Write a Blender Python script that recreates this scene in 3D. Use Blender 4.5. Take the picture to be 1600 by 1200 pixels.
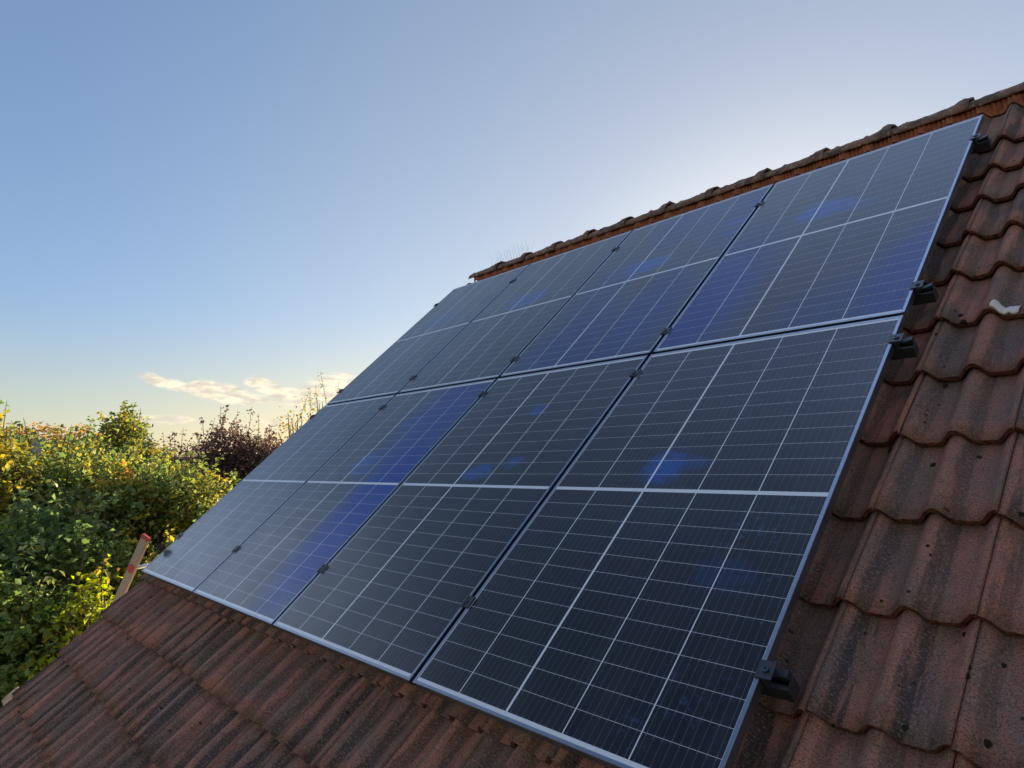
import bpy, bmesh, math, random
import numpy as np
from mathutils import Vector, Matrix, noise as mnoise

for o in list(bpy.data.objects):
    bpy.data.objects.remove(o)
SC = bpy.context.scene
COL = SC.collection
RAD = math.radians
PITCH = RAD(42.0)
CP, SP = math.cos(PITCH), math.sin(PITCH)
Z0 = 5.5                                   # height of the array's bottom edge above the ground


def W(u, v, n=0.0):
    """roof coordinates (along ridge, up the slope, off the slope) -> world"""
    return Vector((u, v * CP - n * SP, Z0 + v * SP + n * CP))


ROOF = Matrix(((1, 0, 0, 0), (0, CP, -SP, 0), (0, SP, CP, Z0), (0, 0, 0, 1)))

# ---------------------------------------------------------------- camera
RC = np.array([[0.66397847, 0.54646978, -0.51039531],
               [-0.09533003, -0.61513987, -0.78263345],
               [-0.74165004, 0.56830776, -0.35634465]])
CAMP = W(5.29545428, -0.48722375, 1.37823812)
R3 = ROOF.to_3x3()
cx = R3 @ Vector(RC[0])
cy = R3 @ Vector(-RC[1])
cz = R3 @ Vector(-RC[2])
cam = bpy.data.cameras.new('camera')
cam.sensor_width = 36.0
FPX = 1067.7527
cam.lens = FPX / 1600 * 36
cam.clip_start = 0.05
cam.clip_end = 3000
camo = bpy.data.objects.new('camera', cam)
m = Matrix((cx, cy, cz)).transposed().to_4x4()
m.translation = CAMP
camo.matrix_world = m
COL.objects.link(camo)
SC.camera = camo


def at(px, py, dist):
    """point seen in the direction of photo pixel (1600 wide) at a horizontal distance"""
    d = cx * ((px - 800) / FPX) - cy * ((py - 600) / FPX) - cz
    h = math.hypot(d.x, d.y)
    return CAMP + d * (dist / h)


# ---------------------------------------------------------------- light
SUN_EL = RAD(9.0)
SUN_AZ = RAD(115.0)                        # heading measured from +x towards +y
sdir = Vector((math.cos(SUN_AZ) * math.cos(SUN_EL), math.sin(SUN_AZ) * math.cos(SUN_EL), math.sin(SUN_EL)))
sl = bpy.data.lights.new('sun', 'SUN')
sl.energy = 4.5
sl.angle = RAD(0.5)
sl.color = (1.0, 0.79, 0.50)
so = bpy.data.objects.new('sun', sl)
so.rotation_euler = (-sdir).to_track_quat('-Z', 'Y').to_euler()
so.location = (0, 0, 30)
COL.objects.link(so)

SC.view_settings.view_transform = 'Standard'
SC.view_settings.look = 'None'
SC.view_settings.gamma = 1.0
SC.view_settings.use_curve_mapping = False
SC.view_settings.exposure = 1.75


class NT:
    """small helper to wire nodes"""
    def __init__(self, tree):
        self.t = tree
        self.n = tree.nodes
        self.l = tree.links

    def add(self, kind, **kw):
        nd = self.n.new(kind)
        for k, v in kw.items():
            setattr(nd, k, v)
        return nd

    def put(self, sock, val):
        if isinstance(val, bpy.types.NodeSocket):
            self.l.new(val, sock)
        elif val is not None:
            sock.default_value = val

    def math(self, op, a, b=None, c=None, clamp=False):
        nd = self.add('ShaderNodeMath', operation=op, use_clamp=clamp)
        self.put(nd.inputs[0], a)
        if b is not None:
            self.put(nd.inputs[1], b)
        if c is not None:
            self.put(nd.inputs[2], c)
        return nd.outputs[0]

    def mix(self, f, a, b, mode='MIX'):
        nd = self.add('ShaderNodeMix', data_type='RGBA', blend_type=mode)
        self.put(nd.inputs[0], f)
        self.put(nd.inputs[6], a if isinstance(a, bpy.types.NodeSocket) else (*a, 1) if len(a) == 3 else a)
        self.put(nd.inputs[7], b if isinstance(b, bpy.types.NodeSocket) else (*b, 1) if len(b) == 3 else b)
        return nd.outputs[2]

    def noise(self, vec, scale, detail=4, rough=0.55, dist=0.0):
        nd = self.add('ShaderNodeTexNoise')
        if vec is not None:
            self.l.new(vec, nd.inputs['Vector'])
        nd.inputs['Scale'].default_value = scale
        nd.inputs['Detail'].default_value = detail
        nd.inputs['Roughness'].default_value = rough
        nd.inputs['Distortion'].default_value = dist
        return nd.outputs[0]

    def ramp(self, fac, a, b, lo=0.0, hi=1.0):
        nd = self.add('ShaderNodeMapRange', interpolation_type='SMOOTHSTEP')
        self.put(nd.inputs[0], fac)
        nd.inputs[1].default_value = a
        nd.inputs[2].default_value = b
        nd.inputs[3].default_value = lo
        nd.inputs[4].default_value = hi
        return nd.outputs[0]

    def mapping(self, vec, scale=(1, 1, 1), loc=(0, 0, 0), rot=(0, 0, 0)):
        nd = self.add('ShaderNodeMapping')
        self.l.new(vec, nd.inputs[0])
        nd.inputs['Scale'].default_value = scale
        nd.inputs['Location'].default_value = loc
        nd.inputs['Rotation'].default_value = rot
        return nd.outputs[0]


# sky with a few thin clouds low over the garden
world = bpy.data.worlds.new('World')
SC.world = world
world.use_nodes = True
nt = NT(world.node_tree)
nt.n.clear()
sky = nt.add('ShaderNodeTexSky', sky_type='NISHITA')
sky.sun_disc = False
sky.sun_elevation = SUN_EL
# Blender: rotation 0 puts the sun along +Y, positive turns it clockwise seen from above
sky.sun_rotation = RAD(90) - SUN_AZ
sky.altitude = 100
sky.air_density = 1.0
sky.dust_density = 0.3
sky.ozone_density = 2.0
tc = nt.add('ShaderNodeTexCoord')
sep = nt.add('ShaderNodeSeparateXYZ')
nt.l.new(tc.outputs['Generated'], sep.inputs[0])
az = nt.math('MULTIPLY', nt.math('ARCTAN2', sep.outputs[1], sep.outputs[0]), 180 / math.pi)
el = nt.math('MULTIPLY', nt.math('ARCSINE', sep.outputs[2]), 180 / math.pi)
cmb = nt.add('ShaderNodeCombineXYZ')
nt.l.new(az, cmb.inputs[0])
nt.l.new(el, cmb.inputs[1])
wob = nt.noise(nt.mapping(cmb.outputs[0], (0.25, 0.9, 1)), 1.0, 5, 0.6)
wob2 = nt.noise(nt.mapping(cmb.outputs[0], (0.5, 1.6, 1), (7, 3, 0)), 1.0, 5, 0.6)


def azel(px, py):
    d = at(px, py, 10) - CAMP
    return math.degrees(math.atan2(d.y, d.x)), math.degrees(math.asin(d.z / d.length))


CLOUDS = [(242, 594, 1.1, 0.25, -0.25, .8), (275, 602, 1.3, 0.25, -0.2, .6), (322, 605, 1.2, 0.6, 0.0, 1.0),
          (355, 613, 2.3, 0.45, -0.12, 1.0), (395, 621, 1.5, 0.25, -0.1, .7),
          (410, 602, 1.4, 0.4, -0.15, .9), (450, 618, 2.2, 0.35, -0.1, .8), (470, 628, 1.8, 0.25, 0.0, .6),
          (520, 608, 2.4, 0.7, 0.1, .7), (265, 655, 2.0, 0.22, -0.05, .5), (430, 664, 3.0, 0.3, -0.05, .5),
          (380, 660, 2.0, 0.18, -0.05, .4)]
cmask = None
for (px, py, ra, re, sl_, st) in CLOUDS:
    a0, e0 = azel(px, py)
    da = nt.math('SUBTRACT', az, a0)
    de = nt.math('SUBTRACT', nt.math('SUBTRACT', el, e0), nt.math('MULTIPLY', da, -sl_))
    q = nt.math('ADD', nt.math('POWER', nt.math('ABSOLUTE', nt.math('DIVIDE', da, ra)), 2.0),
                nt.math('POWER', nt.math('ABSOLUTE', nt.math('DIVIDE', de, re * 1.7)), 2.0))
    q = nt.math('MULTIPLY', nt.math('SUBTRACT', 1.25, nt.math('ADD', q, nt.math('MULTIPLY', nt.math('SUBTRACT', wob, .5), 4.6))), st)
    q = nt.math('MINIMUM', nt.math('MAXIMUM', q, 0.0), 1.0)
    cmask = q if cmask is None else nt.math('MAXIMUM', cmask, q)
cmask = nt.ramp(cmask, 0.0, 1.0, 0, .9)
ccol = nt.mix(nt.ramp(wob2, .38, .62), (2.3, 2.05, 1.75), (3.7, 3.3, 2.4))
hsv = nt.add('ShaderNodeHueSaturation')
hsv.inputs['Saturation'].default_value = 1.0
gam = nt.add('ShaderNodeGamma')            # softens the contrast between the glow and the zenith
gam.inputs[1].default_value = 0.62
nt.l.new(sky.outputs[0], gam.inputs[0])
nt.l.new(gam.outputs[0], hsv.inputs['Color'])
# warmer towards the sun, bluer away from it, cream along the horizon
dt = nt.add('ShaderNodeVectorMath', operation='DOT_PRODUCT')
nt.l.new(tc.outputs['Generated'], dt.inputs[0])
dt.inputs[1].default_value = sdir
dsun = dt.outputs['Value']
# (darkest at a right angle to the sun, paler again opposite it)
tint = nt.mix(nt.ramp(dsun, -.75, -.15), (1.5, 1.36, 1.28), (.50, .52, .62))
tint = nt.mix(nt.ramp(dsun, -.1, .5), tint, (.70, .785, .98))
tint = nt.mix(nt.ramp(dsun, .5, .98), tint, (.98, .905, .905))
tint = nt.mix(nt.ramp(el, 3.0, 13.0, 1, 0), tint, nt.mix(1.0, tint, (1.25, 1.03, .77), 'MULTIPLY'))
tint = nt.mix(nt.ramp(dsun, .93, 1.0), tint, nt.mix(1.0, tint, (1.10, 1.12, 1.06), 'MULTIPLY'))
skt = nt.mix(1.0, hsv.outputs[0], tint, 'MULTIPLY')
# sky boosted above the view on the sunward side, to light roof and panels
high = nt.math('MULTIPLY', nt.ramp(el, 41, 60), nt.ramp(dsun, .16, .5))
skt = nt.mix(high, skt, nt.mix(1.0, skt, (2.5, 2.3, 2.3), 'MULTIPLY'))
skt = nt.mix(nt.ramp(el, 62, 76), skt, nt.mix(1.0, skt, (4.0, 3.5, 3.25), 'MULTIPLY'))  # zenith boosted as well, to lift the brightness of the roof
# added bright patch of sky, unseen at left, for the lower panels to reflect
azp = nt.math('MODULO', nt.math('ADD', az, 360.0), 360.0)
sky_fill = nt.math('MULTIPLY', nt.ramp(azp, 177, 187), nt.ramp(azp, 212, 232, 1, 0))
sky_fill = nt.math('MULTIPLY', sky_fill, nt.math('MULTIPLY', nt.ramp(el, 3, 13), nt.ramp(el, 24, 38, 1, 0)))
sky_fill = nt.math('MULTIPLY', sky_fill, nt.ramp(wob, .3, .6, .75, 1.0))
skt = nt.mix(sky_fill, skt, nt.mix(1.0, skt, (2.0, 2.25, 2.9), 'ADD'))
skc = nt.mix(cmask, skt, ccol)
bg = nt.add('ShaderNodeBackground')
bg.inputs[1].default_value = 0.10
nt.l.new(skc, bg.inputs[0])
wo = nt.add('ShaderNodeOutputWorld')
nt.l.new(bg.outputs[0], wo.inputs[0])


# ---------------------------------------------------------------- object helpers
def props(o, label=None, cat=None, group=None, kind=None):
    if label:
        o['label'] = label
    if cat:
        o['category'] = cat
    if group:
        o['group'] = group
    if kind:
        o['kind'] = kind
    return o


def thing(name, loc, label, cat, group=None):
    o = bpy.data.objects.new(name, None)
    COL.objects.link(o)
    o.location = loc
    o.empty_display_size = 0.1
    return props(o, label, cat, group)


def link(name, me, mats, parent=None, smooth=False):
    o = bpy.data.objects.new(name, me)
    COL.objects.link(o)
    for mt in (mats if isinstance(mats, (list, tuple)) else [mats]):
        me.materials.append(mt)
    if smooth:
        me.polygons.foreach_set('use_smooth', [True] * len(me.polygons))
    if parent is not None:
        o.parent = parent
        mw = Matrix.Translation(parent.location) if parent.parent is None else \
            Matrix.Translation(parent.parent.location) @ Matrix.Translation(parent.location)
        # meshes are written in world coordinates: bring them into the parent's frame
        me.transform(mw.inverted())
    return o


def meshof(name, verts, faces):
    me = bpy.data.meshes.new(name)
    me.from_pydata([tuple(v) for v in verts], [], faces)
    me.update()
    return me


class MB:
    """collects simple solids into one mesh"""
    def __init__(self, tf=None):
        self.v, self.f, self.mi = [], [], []
        self.tf = tf

    def add(self, vs, fs, mi=0):
        b = len(self.v)
        self.v += [self.tf(*p) if self.tf else Vector(p) for p in vs]
        self.f += [tuple(b + i for i in f) for f in fs]
        self.mi += [mi] * len(fs)

    def box(self, x0, x1, y0, y1, z0, z1, mi=0):
        self.add([(x0, y0, z0), (x1, y0, z0), (x1, y1, z0), (x0, y1, z0), (x0, y0, z1), (x1, y0, z1), (x1, y1, z1), (x0, y1, z1)],
                 [(0, 3, 2, 1), (4, 5, 6, 7), (0, 1, 5, 4), (1, 2, 6, 5), (2, 3, 7, 6), (3, 0, 4, 7)], mi)

    def prism(self, poly, lo, hi, axis=0, mi=0):
        """poly in the two other axes, extruded along axis"""
        n = len(poly)
        vs = []
        for e in (lo, hi):
            for (a, b) in poly:
                p = [a, b]
                p.insert(axis, e)
                vs.append(tuple(p))
        fs = [tuple(range(n))[::-1], tuple(range(n, 2 * n))] + [(i, (i + 1) % n, n + (i + 1) % n, n + i) for i in range(n)]
        self.add(vs, fs, mi)

    def tube(self, pts, radii, seg=8, mi=0):
        rings = []
        pts = [Vector(p) for p in pts]
        for i, p in enumerate(pts):
            d = (pts[min(i + 1, len(pts) - 1)] - pts[max(i - 1, 0)]).normalized()
            a = d.orthogonal().normalized()
            b = d.cross(a)
            r = radii[i] if isinstance(radii, (list, tuple)) else radii
            rings.append([p + (a * math.cos(2 * math.pi * k / seg) + b * math.sin(2 * math.pi * k / seg)) * r for k in range(seg)])
        vs = [q for r_ in rings for q in r_]
        fs = []
        for i in range(len(pts) - 1):
            for k in range(seg):
                k2 = (k + 1) % seg
                fs.append((i * seg + k, i * seg + k2, (i + 1) * seg + k2, (i + 1) * seg + k))
        fs.append(tuple(range(seg))[::-1])
        fs.append(tuple((len(pts) - 1) * seg + k for k in range(seg)))
        b = len(self.v)
        self.v += vs
        self.f += [tuple(b + i for i in f) for f in fs]
        self.mi += [mi] * len(fs)

    def build(self, name, mats, parent=None, bevel=0.0, smooth=False):
        me = meshof(name, self.v, self.f)
        me.polygons.foreach_set('material_index', self.mi)
        bm = bmesh.new()
        bm.from_mesh(me)
        bmesh.ops.recalc_face_normals(bm, faces=bm.faces)
        if bevel > 0:
            bmesh.ops.bevel(bm, geom=[e for e in bm.edges if e.calc_face_angle(0) > 0.5], offset=bevel, segments=2, affect='EDGES', clamp_overlap=True)
        bm.to_mesh(me)
        bm.free()
        return link(name, me, mats, parent, smooth)


def material(name):
    mt = bpy.data.materials.new(name)
    mt.use_nodes = True
    n = NT(mt.node_tree)
    b = n.n['Principled BSDF']
    return mt, n, b


def setp(n, b, color=None, rough=None, metal=None, spec=None, normal=None, ior=None):
    if color is not None:
        n.put(b.inputs['Base Color'], color if isinstance(color, bpy.types.NodeSocket) else (*color, 1))
    if rough is not None:
        n.put(b.inputs['Roughness'], rough)
    if metal is not None:
        n.put(b.inputs['Metallic'], metal)
    if spec is not None:
        n.put(b.inputs['Specular IOR Level'], spec)
    if normal is not None:
        n.l.new(normal, b.inputs['Normal'])
    if ior is not None:
        b.inputs['IOR'].default_value = ior


def bump(n, h, strength=0.5, dist=0.01):
    nd = n.add('ShaderNodeBump')
    nd.inputs['Strength'].default_value = strength
    nd.inputs['Distance'].default_value = dist
    n.l.new(h, nd.inputs['Height'])
    return nd.outputs[0]


def simple(name, color, rough=0.6, metal=0.0, spec=0.5, var=0.25, scale=30, bs=0.15):
    mt, n, b = material(name)
    tcn = n.add('ShaderNodeTexCoord')
    ns = n.noise(tcn.outputs['Object'], scale, 5)
    c = n.mix(n.ramp(ns, .3, .7), tuple(x * (1 - var) for x in color), tuple(min(1, x * (1 + var)) for x in color))
    setp(n, b, c, rough, metal, spec, bump(n, ns, bs, 0.004))
    return mt


# ---------------------------------------------------------------- materials
def tile_material(name, edge=False, ridge=False):
    mt, n, b = material(name)
    tcn = n.add('ShaderNodeTexCoord')
    uv = n.add('ShaderNodeUVMap', uv_map='slope')
    at_ = n.add('ShaderNodeAttribute', attribute_name='tint')
    sepc = n.add('ShaderNodeSeparateColor')
    n.l.new(at_.outputs['Color'], sepc.inputs[0])
    r1, r2, r3 = sepc.outputs[0], sepc.outputs[1], sepc.outputs[2]
    P = uv.outputs[0]
    # per-tile shift of the stain pattern
    sh = n.add('ShaderNodeCombineXYZ')
    n.put(sh.inputs[0], n.math('MULTIPLY', r1, 37.0))
    n.put(sh.inputs[1], n.math('MULTIPLY', r2, 23.0))
    vadd = n.add('ShaderNodeVectorMath', operation='ADD')
    n.l.new(P, vadd.inputs[0])
    n.l.new(sh.outputs[0], vadd.inputs[1])
    PV = vadd.outputs[0]
    big = n.noise(n.mapping(PV, (9, 3.2, 1)), 1.0, 4, .6, .3)
    streak = n.noise(n.mapping(PV, (34, 3.0, 1)), 1.0, 4, .6, .4)
    fine = n.noise(PV, 95, 5, .75)
    grain = n.noise(PV, 230, 3, .7)
    red = n.mix(r3, (.60, .235, .16), (.45, .185, .135))
    grey = n.mix(r1, (.20, .135, .112), (.34, .205, .16))
    c = n.mix(n.ramp(big, .36, .62), red, grey)
    c = n.mix(n.math('MULTIPLY', n.ramp(fine, .5, .72), .6), c, (.42, .24, .2))
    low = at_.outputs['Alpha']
    soot_shade = n.math('MULTIPLY', n.ramp(n.math('ADD', streak, n.math('MULTIPLY', n.math('SUBTRACT', low, .3), .30)), .46, .66), n.ramp(r2, 0, 1, .45, .95))  # streaky stains, biased towards the shade painted on the roll flanks
    c = n.mix(soot_shade, c, (.06, .05, .05))
    # pale lime speckle and streaks
    pale = n.noise(n.mapping(PV, (120, 9, 1)), 1.0, 3, .7)
    pm = n.math('MULTIPLY', n.ramp(pale, .66, .8), n.ramp(n.noise(n.mapping(PV, (5, 3, 1), (3, 9, 0)), 1.0, 2), .5, .68))
    c = n.mix(n.math('MULTIPLY', pm, .6), c, (.42, .36, .34))
    spk = n.ramp(n.noise(PV, 260, 1, .5), .74, .8)
    c = n.mix(n.math('MULTIPLY', spk, .15), c, (.45, .4, .36))
    mot = n.noise(PV, 38, 5, .7)
    c = n.mix(n.math('MULTIPLY', n.ramp(mot, .5, .72), .6), c, (.075, .062, .06))
    c = n.mix(n.math('MULTIPLY', n.ramp(grain, .48, .62), .8), c, (.055, .045, .043))
    c = n.mix(n.math('MULTIPLY', n.ramp(n.noise(n.mapping(PV, (1, 1, 1), (5, 3, 0)), 150, 3, .75), .52, .64), .6), c, (.42, .30, .26))
    # dark lichen dots
    vo = n.add('ShaderNodeTexVoronoi')
    n.l.new(PV, vo.inputs['Vector'])
    vo.inputs['Scale'].default_value = 26
    dots = n.math('MULTIPLY', n.ramp(vo.outputs['Distance'], .11, .17, 1, 0), n.ramp(n.noise(PV, 6, 2), .55, .64))
    c = n.mix(n.math('MULTIPLY', dots, .85), c, (.012, .012, .013))
    if edge:
        c = n.mix(n.ramp(n.noise(PV, 60, 4, .7), .35, .65), (.04, .018, .014), (.28, .088, .05))
    if ridge:
        P3 = tcn.outputs['Object']
        c = n.mix(n.ramp(n.noise(P3, 14, 5, .65), .38, .62), (.27, .135, .095), (.11, .075, .06))
        c = n.mix(n.math('MULTIPLY', n.ramp(n.noise(P3, 26, 5, .7), .52, .68), .8), c, (.42, .37, .25))
        c = n.mix(n.ramp(n.noise(P3, 40, 4, .7), .6, .72), c, (.05, .045, .04))
        fine = n.noise(P3, 60, 5, .7)
        grain = n.noise(P3, 200, 2, .6)
    h = n.math('ADD', n.math('MULTIPLY', fine, .55), n.math('MULTIPLY', grain, .35))
    setp(n, b, c, .8, 0, .28, bump(n, h, 1.0 if not ridge else 1.0, .020 if not ridge else .02))
    return mt


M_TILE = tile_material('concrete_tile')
M_TEDGE = tile_material('tile_broken_edge', edge=True)
M_RIDGE = tile_material('ridge_cap', ridge=True)
M_MOSS = simple('dark_moss', (.02, .019, .016), .95, 0, .05, .5, 300, .8)
M_UNDER = simple('roof_felt', (.02, .018, .018), .9, 0, .2)
M_BLACK = simple('black_anodised_metal', (.012, .014, .019), .45, .0, .7, .15, 200, .05)
M_SCREW = simple('steel_screw', (.09, .10, .13), .35, 1.0, .5)
M_FRAME = simple('grey_anodised_frame', (.29, .33, .39), .36, 1.0, .5, .06, 60, .03)
M_BACK = simple('white_backsheet', (.7, .7, .72), .6)
M_ORANGE = None
M_WALL = simple('rendered_wall', (.62, .58, .5), .9, 0, .2, .06, 5)
M_WOOD = simple('tan_timber', (.42, .25, .13), .7, 0, .3, .3, 12)
M_ALU = simple('pale_aluminium', (.36, .27, .22), .5, .35, .5, .04, 90, .03)
M_RUNG = simple('silver_rung', (.7, .7, .72), .3, .9, .5)
M_REDP = simple('red_plastic', (.42, .05, .05), .5, 0, .5, .1)
M_WHITE = simple('white_scrap', (.60, .54, .52), .7, 0, .3, .06, 40, .4)
M_LEAFDRY = simple('dry_leaf', (.05, .03, .022), .8)


def orange_material():
    mt, n, b = material('orange_ridge_roll')
    tcn = n.add('ShaderNodeTexCoord')
    sp = n.add('ShaderNodeSeparateXYZ')
    n.l.new(tcn.outputs['Object'], sp.inputs[0])
    ns = n.noise(tcn.outputs['Object'], 25, 4)
    c = n.mix(n.ramp(ns, .35, .65), (.21, .07, .036), (.34, .108, .048))
    setp(n, b, c, .7, 0, .3)
    return mt


M_ORANGE = orange_material()

# blue reflection tint of the coated glass, painted into the cells in patches: (u, v, radius along u, radius along v, strength)
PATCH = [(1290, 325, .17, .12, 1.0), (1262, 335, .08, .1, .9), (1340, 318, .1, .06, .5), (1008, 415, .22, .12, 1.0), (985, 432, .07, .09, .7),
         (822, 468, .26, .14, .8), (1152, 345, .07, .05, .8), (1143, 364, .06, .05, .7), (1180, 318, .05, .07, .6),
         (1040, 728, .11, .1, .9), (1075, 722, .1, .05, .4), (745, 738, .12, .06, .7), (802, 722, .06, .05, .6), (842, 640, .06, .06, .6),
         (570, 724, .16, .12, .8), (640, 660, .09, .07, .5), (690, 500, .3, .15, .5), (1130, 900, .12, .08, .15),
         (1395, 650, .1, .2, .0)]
GLOW = [  # soft, large-scale blue reflection tint painted into some cells (px, py, ru, rv, strength)
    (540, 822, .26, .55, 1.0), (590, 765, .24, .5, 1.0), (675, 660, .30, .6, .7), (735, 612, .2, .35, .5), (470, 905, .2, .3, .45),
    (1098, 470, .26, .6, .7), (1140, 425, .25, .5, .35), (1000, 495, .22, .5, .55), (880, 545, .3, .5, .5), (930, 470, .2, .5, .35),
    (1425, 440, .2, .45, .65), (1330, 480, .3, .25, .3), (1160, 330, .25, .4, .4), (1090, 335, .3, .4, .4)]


def roofuv(px, py, n0):
    d = RC.T @ np.array([(px - 800) / FPX, (py - 600) / FPX, 1.0])
    C = np.array([5.29545428, -0.48722375, 1.37823812])
    t = (n0 - C[2]) / d[2]
    q = C + t * d
    return float(q[0]), float(q[1])


PW, PH, GAP = 1.096, 1.796, 0.020
LIP = 0.011
COLW = 0.2115
ROWH = 0.0722


def cell_material():
    mt, n, b = material('solar_cells_under_glass')
    loc = n.add('ShaderNodeUVMap', uv_map='panel')
    arr = n.add('ShaderNodeUVMap', uv_map='array')
    s = n.add('ShaderNodeSeparateXYZ')
    n.l.new(loc.outputs[0], s.inputs[0])
    U, V = s.outputs[0], s.outputs[1]
    iw = PW - 2 * LIP
    # columns: 2 | 3 with a broad gap after the second
    cgap, wide, rgap, mid = .0036, .0085, .0014, .015
    cw = (iw - .005 - 3 * cgap - wide) / 5
    edges, x = [], .0035
    cl = None

    def band(coord, x0, x1):
        return n.math('MULTIPLY', n.math('GREATER_THAN', coord, x0), n.math('LESS_THAN', coord, x1))

    white = None
    xs = []
    for k in range(5):
        xs.append(x)
        x += cw
        g = wide if k == 1 else cgap
        if k < 4:
            bnd = band(U, x, x + g)
            white = bnd if white is None else n.math('MAXIMUM', white, bnd)
        x += g
    white = n.math('MAXIMUM', white, n.math('LESS_THAN', U, xs[0]))
    white = n.math('MAXIMUM', white, n.math('GREATER_THAN', U, xs[4] + cw))
    ih = PH - 2 * LIP
    mg = .012
    rh = (ih - 2 * mg - mid) / 24
    white = n.math('MAXIMUM', white, n.math('LESS_THAN', V, mg))
    white = n.math('MAXIMUM', white, n.math('GREATER_THAN', V, ih - mg))
    white = n.math('MAXIMUM', white, band(V, mg + 12 * rh, mg + 12 * rh + mid))
    up = n.math('GREATER_THAN', V, mg + 12 * rh + mid * .5)
    vr = n.math('SUBTRACT', n.math('SUBTRACT', V, mg), n.math('MULTIPLY', up, mid))
    fr = n.math('FRACT', n.math('DIVIDE', vr, rh))
    rowline = n.math('MAXIMUM', n.math('LESS_THAN', fr, rgap / rh / 2), n.math('GREATER_THAN', fr, 1 - rgap / rh / 2))
    # busbars: nine fine wires on each cell
    ud = n.math('SUBTRACT', U, n.math('MULTIPLY', n.math('GREATER_THAN', U, xs[2] - .002), wide - cgap))
    fu = n.math('FRACT', n.math('DIVIDE', n.math('SUBTRACT', ud, xs[0]), cw + cgap))
    fb = n.math('FRACT', n.math('MULTIPLY', fu, 9.0 * (cw + cgap) / cw))
    bus = n.math('LESS_THAN', n.math('ABSOLUTE', n.math('SUBTRACT', fb, .5)), .024)
    pad = n.math('MULTIPLY', n.math('LESS_THAN', n.math('ABSOLUTE', n.math('SUBTRACT', fb, .5)), .06),
                 n.math('MAXIMUM', band(fr, .04, .09), band(fr, .91, .96)))
    bus = n.math('MAXIMUM', bus, pad)
    # cell tone
    idx = n.add('ShaderNodeCombineXYZ')
    n.put(idx.inputs[0], n.math('FLOOR', n.math('DIVIDE', n.math('SUBTRACT', ud, xs[0]), cw + cgap)))
    n.put(idx.inputs[1], n.math('FLOOR', n.math('DIVIDE', vr, rh)))
    oi = n.add('ShaderNodeObjectInfo')
    n.put(idx.inputs[2], n.math('MULTIPLY', oi.outputs['Random'], 50))
    wn = n.add('ShaderNodeTexWhiteNoise')
    n.l.new(idx.outputs[0], wn.inputs['Vector'])
    A = arr.outputs[0]
    hue = n.noise(n.mapping(A, (1.7, 1.3, 1)), 1.0, 3, .5)
    ctone = n.mix(n.ramp(hue, .35, .65), (.0045, .006, .0085), (.0075, .005, .012))
    ctone = n.mix(n.math('MULTIPLY', wn.outputs[0], .6), ctone, (.005, .006, .013))
    sa = n.add('ShaderNodeSeparateXYZ')
    n.l.new(A, sa.inputs[0])
    AU, AV = sa.outputs[0], sa.outputs[1]
    smear = n.noise(n.mapping(A, (9, 22, 1)), 1.0, 4, .6, .4)  # breaks up the outline of the painted blue tint

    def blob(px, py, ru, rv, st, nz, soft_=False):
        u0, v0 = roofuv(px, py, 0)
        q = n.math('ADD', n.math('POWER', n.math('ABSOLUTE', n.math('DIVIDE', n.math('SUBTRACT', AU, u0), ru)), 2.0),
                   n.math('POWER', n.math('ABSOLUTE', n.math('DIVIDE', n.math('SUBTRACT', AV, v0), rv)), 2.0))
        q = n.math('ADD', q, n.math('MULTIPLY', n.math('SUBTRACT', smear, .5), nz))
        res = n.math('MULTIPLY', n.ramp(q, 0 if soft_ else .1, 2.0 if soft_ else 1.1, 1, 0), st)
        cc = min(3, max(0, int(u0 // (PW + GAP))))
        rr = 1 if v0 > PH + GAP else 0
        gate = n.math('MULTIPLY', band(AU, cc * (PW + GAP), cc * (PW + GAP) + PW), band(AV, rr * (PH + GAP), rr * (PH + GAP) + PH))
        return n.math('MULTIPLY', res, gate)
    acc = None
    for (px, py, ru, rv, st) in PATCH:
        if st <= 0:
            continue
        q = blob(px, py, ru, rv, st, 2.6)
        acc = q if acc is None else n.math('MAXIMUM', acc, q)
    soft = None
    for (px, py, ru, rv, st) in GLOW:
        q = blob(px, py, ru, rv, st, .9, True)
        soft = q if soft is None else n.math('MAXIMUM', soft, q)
    c = n.mix(n.math('MULTIPLY', soft, .9), ctone, (.001, .036, .26))  # blue reflection tint goes into the base colour here
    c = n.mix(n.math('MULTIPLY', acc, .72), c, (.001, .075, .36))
    # dried splash marks close to the right-hand edge
    spl = n.math('MULTIPLY', n.ramp(n.noise(n.mapping(A, (40, 40, 1)), 1.0, 5, .7), .52, .68), n.ramp(n.noise(n.mapping(A, (4.5, 3.4, 1), (2, 5, 0)), 1.0, 2), .50, .66))
    spl = n.math('MULTIPLY', spl, n.ramp(AU, 3.5, 4.3))
    c = n.mix(n.math('MULTIPLY', spl, .75), c, (.03, .055, .14))
    c = n.mix(n.math('MULTIPLY', bus, .55), c, (.13, .13, .15))
    c = n.mix(n.math('MULTIPLY', rowline, .8), c, (.5, .49, .56))
    c = n.mix(white, c, (.56, .58, .64))
    # thin dust film, a little thicker towards the lower frame
    film = n.noise(n.mapping(A, (14, 2.2, 1)), 1.0, 5, .65)
    film = n.math('MULTIPLY', n.ramp(film, .42, .75), n.ramp(V, 0, .5, .024, .008))
    c = n.mix(film, c, (.42, .43, .46))
    spots = n.add('ShaderNodeTexVoronoi')
    n.l.new(A, spots.inputs['Vector'])
    spots.inputs['Scale'].default_value = 9
    c = n.mix(n.math('MULTIPLY', n.ramp(spots.outputs['Distance'], .02, .035, .35, 0), n.ramp(n.noise(A, 3, 2), .5, .6)), c, (.4, .4, .38))
    dust = n.noise(n.mapping(A, (3, 3, 1)), 1.0, 5, .6)
    rg = n.ramp(dust, .3, .7, .20, .28)
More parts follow.
